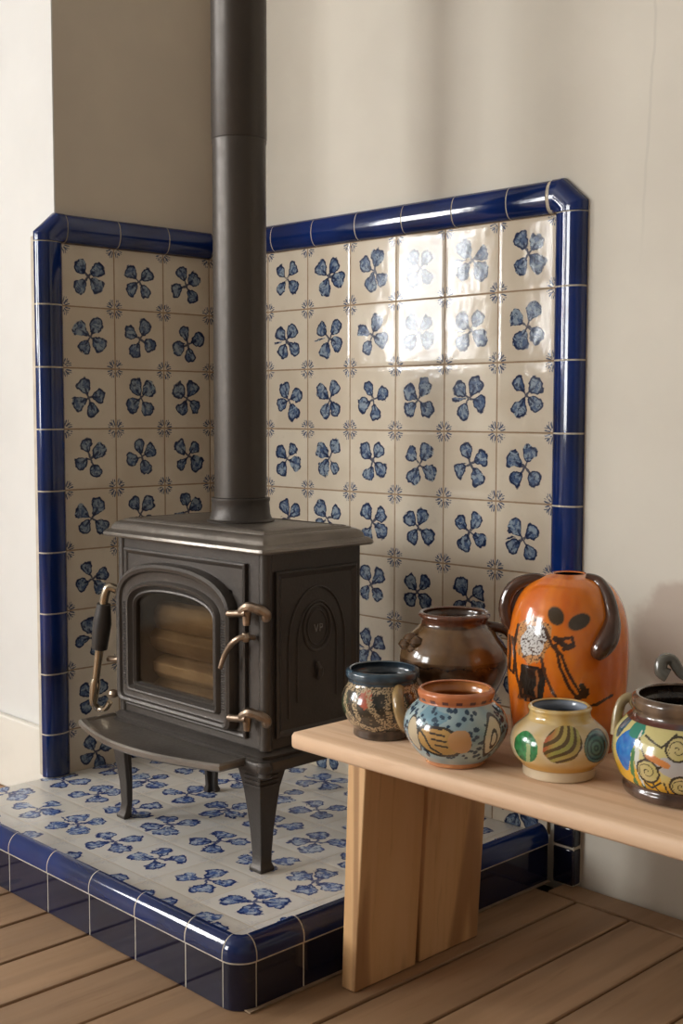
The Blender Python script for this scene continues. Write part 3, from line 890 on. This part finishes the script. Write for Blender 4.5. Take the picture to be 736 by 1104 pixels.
for sg in (1,):
    pts = catmull([fp_(BX, BY, f, r, .052, -.005, .148), fp_(BX, BY, f, r, .082, .0, .142), fp_(BX, BY, f, r, .094, .004, .122), fp_(BX, BY, f, r, .084, .004, .100)], 5)
    child_tube('handle', o, pts, [.008]*len(pts), glaze('brown_handle', (.08, .04, .018), .15), 12)

# --- blue spotted pot with orange rim
LX, LY = 1.184, -.533
dots = []
rd = random.Random(4)
for i in range(430):
    dots.append((rd.uniform(-PI, PI)*.064, rd.uniform(.016, .086), rd.uniform(.0020, .0038)))
def p_blue(th, z, r):
    s = th*.066
    n = vn(s*50, z*50, 1)
    if z > .088:
        c = mix((.62, .20, .075), (.50, .15, .05), .5+n)
        if abs(z-.0925) < .0022 and math.sin(s*260) > .1: c = (.14, .04, .03)
        return c
    if z < .008: return mix((.60, .27, .11), (.5, .2, .08), .5+n)
    c = mix((.26, .38, .42), (.40, .49, .48), .5+n*1.2)
    if ell(s, z, -.036, .078, .020, .012) < 1+n: c = mix(c, (.06, .22, .32), .6)
    for dx, dz, rr_ in dots:
        if abs(s-dx) < .005 and abs(z-dz) < .005 and math.hypot(s-dx, (z-dz)*1.2) < rr_: c = (.02, .05, .09)
    # tan bird/fish shape with dark outlines
    yl = (.58, .36, .12)
    e1 = ell(s, z, -.022, .044, .030, .019, -.15)+.15*n
    if e1 < 1.17: c = (.05, .04, .03)
    if e1 < 1.0: c = mix(yl, (.50, .28, .09), .5+n)
    if ell(s, z, .006, .046, .015, .017) < 1+.25*n: c = (.62, .33, .14)
    if e1 < 1.3 and poly(s, z, [(-.050, .060), (-.040, .050), (-.034, .034), (-.020, .026)]) < .0016: c = (.03, .03, .03)
    for q in ((-.032, .056, -.014, .054), (-.030, .048, -.012, .046), (-.026, .040, -.010, .038), (-.040, .066, -.018, .062)):
        if seg(s, z, *q) < .0014: c = (.04, .03, .03)
    # cream panel with a loop on the right
    e2 = ell(s, z, .052, .050, .0125, .025, -.12)+.12*n
    if e2 < 1.2: c = (.04, .04, .04)
    if e2 < 1.0: c = (.66, .58, .44)
    if e2 < 1 and abs(ell(s, z, .053, .046, .005, .012)-1) < .24: c = (.04, .03, .03)
    e3 = ell(s, z, -.062, .050, .010, .022, .2)+.12*n
    if e3 < 1.15: c = (.05, .05, .05)
    if e3 < 1.0: c = (.55, .45, .30)
    return c
o = pot('spotted_pot', 'round pale blue pot with dark dots, tan bird shape and orange rim', 'pot', LX, LY,
    [(.038, 0), (.042, .002), (.044, .007), (.056, .018), (.069, .038), (.0725, .054), (.067, .072), (.055, .085), (.0505, .089), (.0525, .094), (.0535, .101), (.051, .104)], p_blue, inner=(.52, .20, .06), nt=340, nz=130)

# --- yellow pot with three painted patches
YX, YY = 1.318, -.476
def p_yel(th, z, r):
    s = place(th, r) if abs(th) < 1.35 else math.copysign(.2, th)
    n = vn(th*3, z*50, 1)
    c = mix((.66, .54, .36), (.58, .40, .17), .5+n)
    if z > .076: c = mix((.60, .38, .10), (.66, .50, .25), .5+n)
    if .012 < z < .030: c = mix((.60, .33, .06), c, sstep(.018, .034, z+.006*n))
    if z < .0135: return (.66, .54, .37)
    zz_ = z
    if .0125 < z < .0150: c = (.42, .25, .08)
    e = ell(s, zz_, -.043, .046, .0155, .020, -.1)+.10*vn(s*70, z*70)
    if e < 1.0:
        c = mix((.01, .13, .035), (.02, .22, .06), .5+vn(s*200, z*150, 4)*1.4)
        if abs(s+.040) < .0025 and z < .052: c = (.30, .38, .16)
    e = ell(s, zz_, .004, .054, .025, .0205, .5)+.06*vn(s*90, z*90)
    if e < 1.05:
        a = (s-.004)*.86-(z-.054)*.5+.006*math.sin((s+z)*60)
        b_ = (s-.004)*.5+(z-.054)*.86
        st_ = math.sin((a*1.0-b_*1.2*0+ (b_**2)*14)*620)
        cc = mix((.50, .37, .10), (.42, .09, .03), sstep(-.008, -.022, a+ (z-.054)*.0+b_*.6))
        cc = mix(cc, (.24, .30, .06), .6*sstep(-.012, .002, a)*sstep(.014, .002, a))
        c = cc if st_ > -.1 else (.11, .065, .02)
    e = ell(s, zz_, .0475, .049, .0145, .020, .25)
    if e < 1.06: c = (.03, .05, .06)
    if e < .98:
        c = (.08, .20, .24)
        if abs((e*3.2) % 1-.5) < .22: c = (.02, .07, .11)
    return c
o = pot('yellow_pot', 'squat yellow pot with green, striped and teal painted patches, in front of the orange vase', 'pot', YX, YY,
    [(.046, 0), (.049, .002), (.049, .012), (.0515, .016), (.062, .028), (.066, .044), (.062, .060), (.050, .072), (.0425, .079), (.041, .086), (.0425, .091), (.041, .093)], p_yel, inner=(.26, .29, .34), nt=340, nz=130)

# --- orange vase with an elephant-like face and ear handles
OX, OY = 1.232, -.338
OM = .00142
def p_or(th, z, r):
    s = place(th, r) if abs(th) < 1.45 else math.copysign(.2, th)
    n = vn(th*2, z*12, 1); n2 = vn(th*9, z*60, 2)
    c = mix((.80, .22, .012), (.64, .13, .008), .5+n+.3*n2)
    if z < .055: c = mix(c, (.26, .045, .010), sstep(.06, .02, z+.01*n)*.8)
    def at(px, py): return ((px-612)*OM, (790-py)*OM+.0185)
    # two dark oval eyes
    for (ex, ey, a, b_, ro) in ((600, 662, .0105, .0125, .5), (622.5, 667, .0155, .0100, .45)):
        X, Z = at(ex, ey); e = ell(s, z, X, Z, a, b_, ro)
        if e < 1.0: return (.055, .035, .018)
        if e < 1.15: c = mix((.30, .10, .02), c, (e-1)/.15)
    # incised, glazed patch of scribbles on the left cheek, sparkle highlights painted in
    X, Z = at(578, 688)
    e = ell(s, z, X, Z, .0245, .034, -.35)+.25*vn(s*90, z*90, 5)
    if e < 1:
        k = vn(s*190, z*190, 7)
        c = (.055, .022, .012) if abs(k) < .085 else ((.62, .60, .58) if e < .7 else (.55, .25, .08))
    X, Z = at(577, 732)
    e = max(abs(s-X-.1*(z-Z))/.018, abs(z-Z)/.026)+.12*vn(s*90, z*90, 6)
    if e < 1: c = (.022, .014, .010) if vn(s*200, z*60, 4) < .3 else (.30, .10, .03)
    # trunk outlines and sketched lines
    L = [[(590, 676), (596, 690), (606, 700), (612, 716), (624, 736), (630, 742)], [(600, 690), (605, 712), (614, 732), (622, 742), (632, 734)],
         [(586, 704), (590, 720), (598, 738), (606, 748)], [(570, 745), (590, 748), (606, 748)], [(553, 690), (554, 706), (553, 724), (558, 726), (560, 706), (556, 690)],
         [(604, 684), (616, 682), (618, 690), (608, 694)], [(620, 752), (640, 750), (656, 742)], [(562, 676), (558, 700), (562, 730), (568, 748)]]
    for q in L:
        if poly(s, z, [at(*p) for p in q]) < .0022+.0008*n2: return (.06, .022, .010)
    for q in ([(600, 684), (612, 692), (616, 690)], [(622, 742), (631, 738), (626, 730)]):
        if poly(s, z, [at(*p) for p in q]) < .0042: return (.045, .02, .012)
    return c
o = pot('elephant_vase', 'tall glossy orange vase with an elephant face, dark eyes and brown curved ears', 'vase', OX, OY,
    [(.076, 0), (.079, .003), (.082, .04), (.0865, .09), (.0880, .135), (.0860, .175), (.0770, .210), (.0620, .234), (.044, .2455), (.033, .249), (.028, .2500)], p_or, inner=(.2, .05, .01), nt=360, nz=190, wall=.006)
f, r = axis_frame(OX, OY)
def ov(px, py, out):
    """point on (or out from) the vase skin seen at an offset right (m from axis) and height"""
    s = (px-612)*OM; z = min(.2485, (790-py)*OM+.0185)
    rad = [(0, .079), (.09, .0865), (.135, .088), (.175, .086), (.210, .077), (.234, .062), (.2455, .044), (.25, .028)]
    R_ = .03
    for (a, ra), (b_, rb) in zip(rad, rad[1:]):
        if a <= z <= b_: R_ = ra+(rb-ra)*(z-a)/(b_-a)
    fr_ = math.sqrt(max(0, R_*R_-s*s))
    return fp_(OX, OY, f, r, s, fr_+out, z)
ear = glaze('brown_ear_glaze', (.075, .030, .016), .10)
pts = catmull([ov(629, 628, -.002), ov(642, 632, .004), ov(651, 646, .006), ov(655, 666, .007), ov(651, 682, .008), ov(644, 693, .007), ov(639, 701, .001)], 6)
n_ = len(pts); child_tube('ear', o, pts, [.007+.003*math.sin(PI*i/n_)+.006*max(0, math.sin(PI*(i/n_-.45)/.55)) for i in range(n_)], ear, 16, lab='dark brown curled ear on the right')
pts = catmull([fp_(OX, OY, f, r, -.030, .010, .240), fp_(OX, OY, f, r, -.052, .012, .243), fp_(OX, OY, f, r, -.078, .012, .232), fp_(OX, OY, f, r, -.090, .012, .208), fp_(OX, OY, f, r, -.089, .014, .185), fp_(OX, OY, f, r, -.082, .014, .172)], 6)
n_ = len(pts); child_tube('ear', o, pts, [.0075+.003*math.sin(PI*i/n_) for i in range(n_)], ear, 16, lab='dark brown curled ear on the left')
# web of the left ear
bm = bmesh.new()
rings = []
for k in range(7):
    t = k/6
    a = pts[int(t*(n_-1))]; c = fp_(OX, OY, f, r, -.050-.022*t, .012, .232-.055*t)
    a = Vector(a)
    rings.append([a+f*.004, c+f*.004, c-f*.004, a-f*.004])
loft(bm, rings)
obj('ear_web', bm, ear, o)

# --- large multicoloured mug at the right edge
MX, MY = 1.481, -.428
def p_mul(th, z, r):
    s = th*.088
    n = vn(s*40, z*40, 1); n2 = vn(s*140, z*140, 3)
    if z > .104: return mix((.075, .045, .028), (.16, .10, .06), .5+n*1.5)
    if z < .020: return mix((.035, .018, .012), (.09, .05, .035), .5+n)
    if z > .098: return mix((.10, .03, .02), (.05, .12, .16), sstep(-.02, .02, s+.02*n))
    # ground: mustard low, pale green-cream above
    c = mix((.70, .38, .02), (.58, .50, .20), sstep(.036, .062, z+.012*n+(.012 if s > -.03 else 0)))
    def cel(x, y): return ((x-738)*.00119*1.12, (852-y)*.00119+.004)
    # cobalt and green splash on the left
    X, Z = (-.084, .068)
    if ell(s, z, X, Z, .017, .024, .2)+.45*n < 1: c = mix((.01, .10, .42), (.02, .20, .50), .5+n2)
    if ell(s, z, -.074, .092, .014, .010)+.4*n < 1: c = (.03, .22, .15)
    if ell(s, z, -.108, .090, .012, .014)+.4*n < 1: c = (.03, .08, .12)
    if abs(s+.070-.1*(z-.03))+.004*n2 < .003 and z < .07: c = (.05, .18, .05)
    if abs(s+.058+.15*(z-.03))+.004*n2 < .0025 and z < .06: c = (.05, .15, .05)
    if ell(s, z, -.060, .058, .0035, .035, .12) < 1: c = (.62, .62, .55)
    if ell(s, z, .000, .052, .046, .013, -.2)+.3*n < 1: c = (.45, .42, .40)
    # cream scroll figures outlined in dark brown
    for (ax, az, rr_) in ((-.046, .046, .0145), (-.010, .078, .014), (-.006, .032, .013), (.035, .055, .016), (.07, .08, .013), (.075, .035, .014), (-.13, .05, .014), (.13, .05, .016), (.17, .08, .016), (.2, .04, .015), (-.17, .07, .016), (-.2, .035, .014), (.25, .06, .016), (-.25, .06, .016)):
        d = math.hypot(s-ax, (z-az))+.0012*n2
        if d < rr_: c = mix((.60, .48, .24), (.50, .42, .14), .5+n)
        sp = (d/rr_*2.1-math.atan2(z-az, s-ax)/(2*PI)) % 1
        if abs(d-rr_) < .0014 or (d < rr_*.78 and sp < .17): c = (.035, .025, .015)
    Ls = [[(-.062, .083), (-.050, .064), (-.040, .060), (-.020, .060), (-.034, .052)], [(-.055, .088), (-.030, .078), (-.014, .094)], [(-.052, .030), (-.044, .024), (-.030, .034)], [(-.040, .030), (-.034, .018)], [(-.026, .034), (-.022, .018)], [(.0, .060), (.02, .072), (.045, .085)], [(.01, .02), (.03, .03), (.06, .02)]]
    for q in Ls:
        if poly(s, z, q) < .0013: c = (.04, .03, .015)
    if poly(s, z, [(-.045, .066), (-.028, .060), (-.022, .058)]) < .004: c = (.60, .22, .06)
    return c
o = pot('painted_mug', 'wide multicoloured mug with scrolls, cobalt splash and dark brown rim', 'mug', MX, MY,
    [(.066, 0), (.077, .002), (.080, .010), (.078, .018), (.085, .026), (.0925, .046), (.0935, .062), (.088, .082), (.077, .096), (.070, .102), (.068, .108), (.0705, .114), (.0705, .122), (.067, .126)], p_mul, inner=(.03, .018, .012), nt=420, nz=140, wall=.006)
f, r = axis_frame(MX, MY)
pts = catmull([fp_(MX, MY, f, r, -.064, -.012, .104), fp_(MX, MY, f, r, -.072, -.014, .116), fp_(MX, MY, f, r, -.082, -.012, .111), fp_(MX, MY, f, r, -.088, -.008, .094), fp_(MX, MY, f, r, -.090, -.004, .068)], 6)
child_tube('handle', o, pts, [.0065]*len(pts), glaze('cream_handle', (.36, .27, .13)), 14, lab='cream loop handle')
pts = catmull([fp_(MX, MY, f, r, .03, -.062, .108), fp_(MX, MY, f, r, .006, -.070, .130), fp_(MX, MY, f, r, -.010, -.074, .140), fp_(MX, MY, f, r, -.022, -.076, .156), fp_(MX, MY, f, r, -.034, -.072, .155), fp_(MX, MY, f, r, -.036, -.070, .142), fp_(MX, MY, f, r, -.027, -.070, .136)], 6)
n_ = len(pts); child_tube('curled_lug', o, pts, [.006+.004*i/n_ for i in range(n_)], glaze('grey_green_glaze', (.12, .11, .09)), 12, lab='grey green curled lug at the back of the rim')

# ------------------------------------------------------------------ light
def area(name, loc, rot, sx, sy, power, col):
    l = bpy.data.lights.new(name, 'AREA'); l.shape = 'RECTANGLE'; l.size = sx; l.size_y = sy; l.energy = power; l.color = col
    o = bpy.data.objects.new(name, l); COL.objects.link(o); o.location = loc; o.rotation_euler = rot
    return o
for nm, wn, pw in (('daylight_window_1', win1, 104), ('daylight_window_3', win3, 56)):
    area(nm, (WX-.215, (wn[0]+wn[1])/2, (wn[2]+wn[3])/2), (0, -PI/2, 0), wn[3]-wn[2], wn[1]-wn[0], pw, (.985, .995, 1))
area('added_fill_light', ((fill_win[0]+fill_win[1])/2, -5.12, (fill_win[2]+fill_win[3])/2), (PI/2, 0, 0), fill_win[1]-fill_win[0], fill_win[3]-fill_win[2], 122, (.99, .995, .98))  # fill light added behind the camera to brighten the room
w = bpy.data.worlds.new('sky'); sc.world = w; w.use_nodes = True
w.node_tree.nodes['Background'].inputs[0].default_value = (.75, .85, 1, 1)
w.node_tree.nodes['Background'].inputs[1].default_value = 1.0

# ------------------------------------------------------------------ camera
cam = bpy.data.cameras.new('camera'); co = bpy.data.objects.new('camera', cam); COL.objects.link(co)
cam.sensor_fit = 'VERTICAL'; cam.sensor_height = 36; cam.lens = 1333.67/1104*36
yaw, pitch, roll = .7971, -.0804, .0019
co.location = (2.2823, -1.8284, .853)
from mathutils import Matrix
d = Vector((-math.sin(yaw)*math.cos(pitch), math.cos(yaw)*math.cos(pitch), math.sin(pitch)))
rt = Vector((math.cos(yaw), math.sin(yaw), 0)); up = rt.cross(d)
r2 = rt*math.cos(roll)+up*math.sin(roll); u2 = -rt*math.sin(roll)+up*math.cos(roll)
co.rotation_euler = Matrix((r2, u2, -d)).transposed().to_euler()
cam.clip_start = .02
sc.camera = co
sc.view_settings.view_transform = 'Standard'; sc.view_settings.look = 'None'
sc.view_settings.exposure = 0.16; sc.view_settings.gamma = 1; sc.view_settings.use_curve_mapping = False
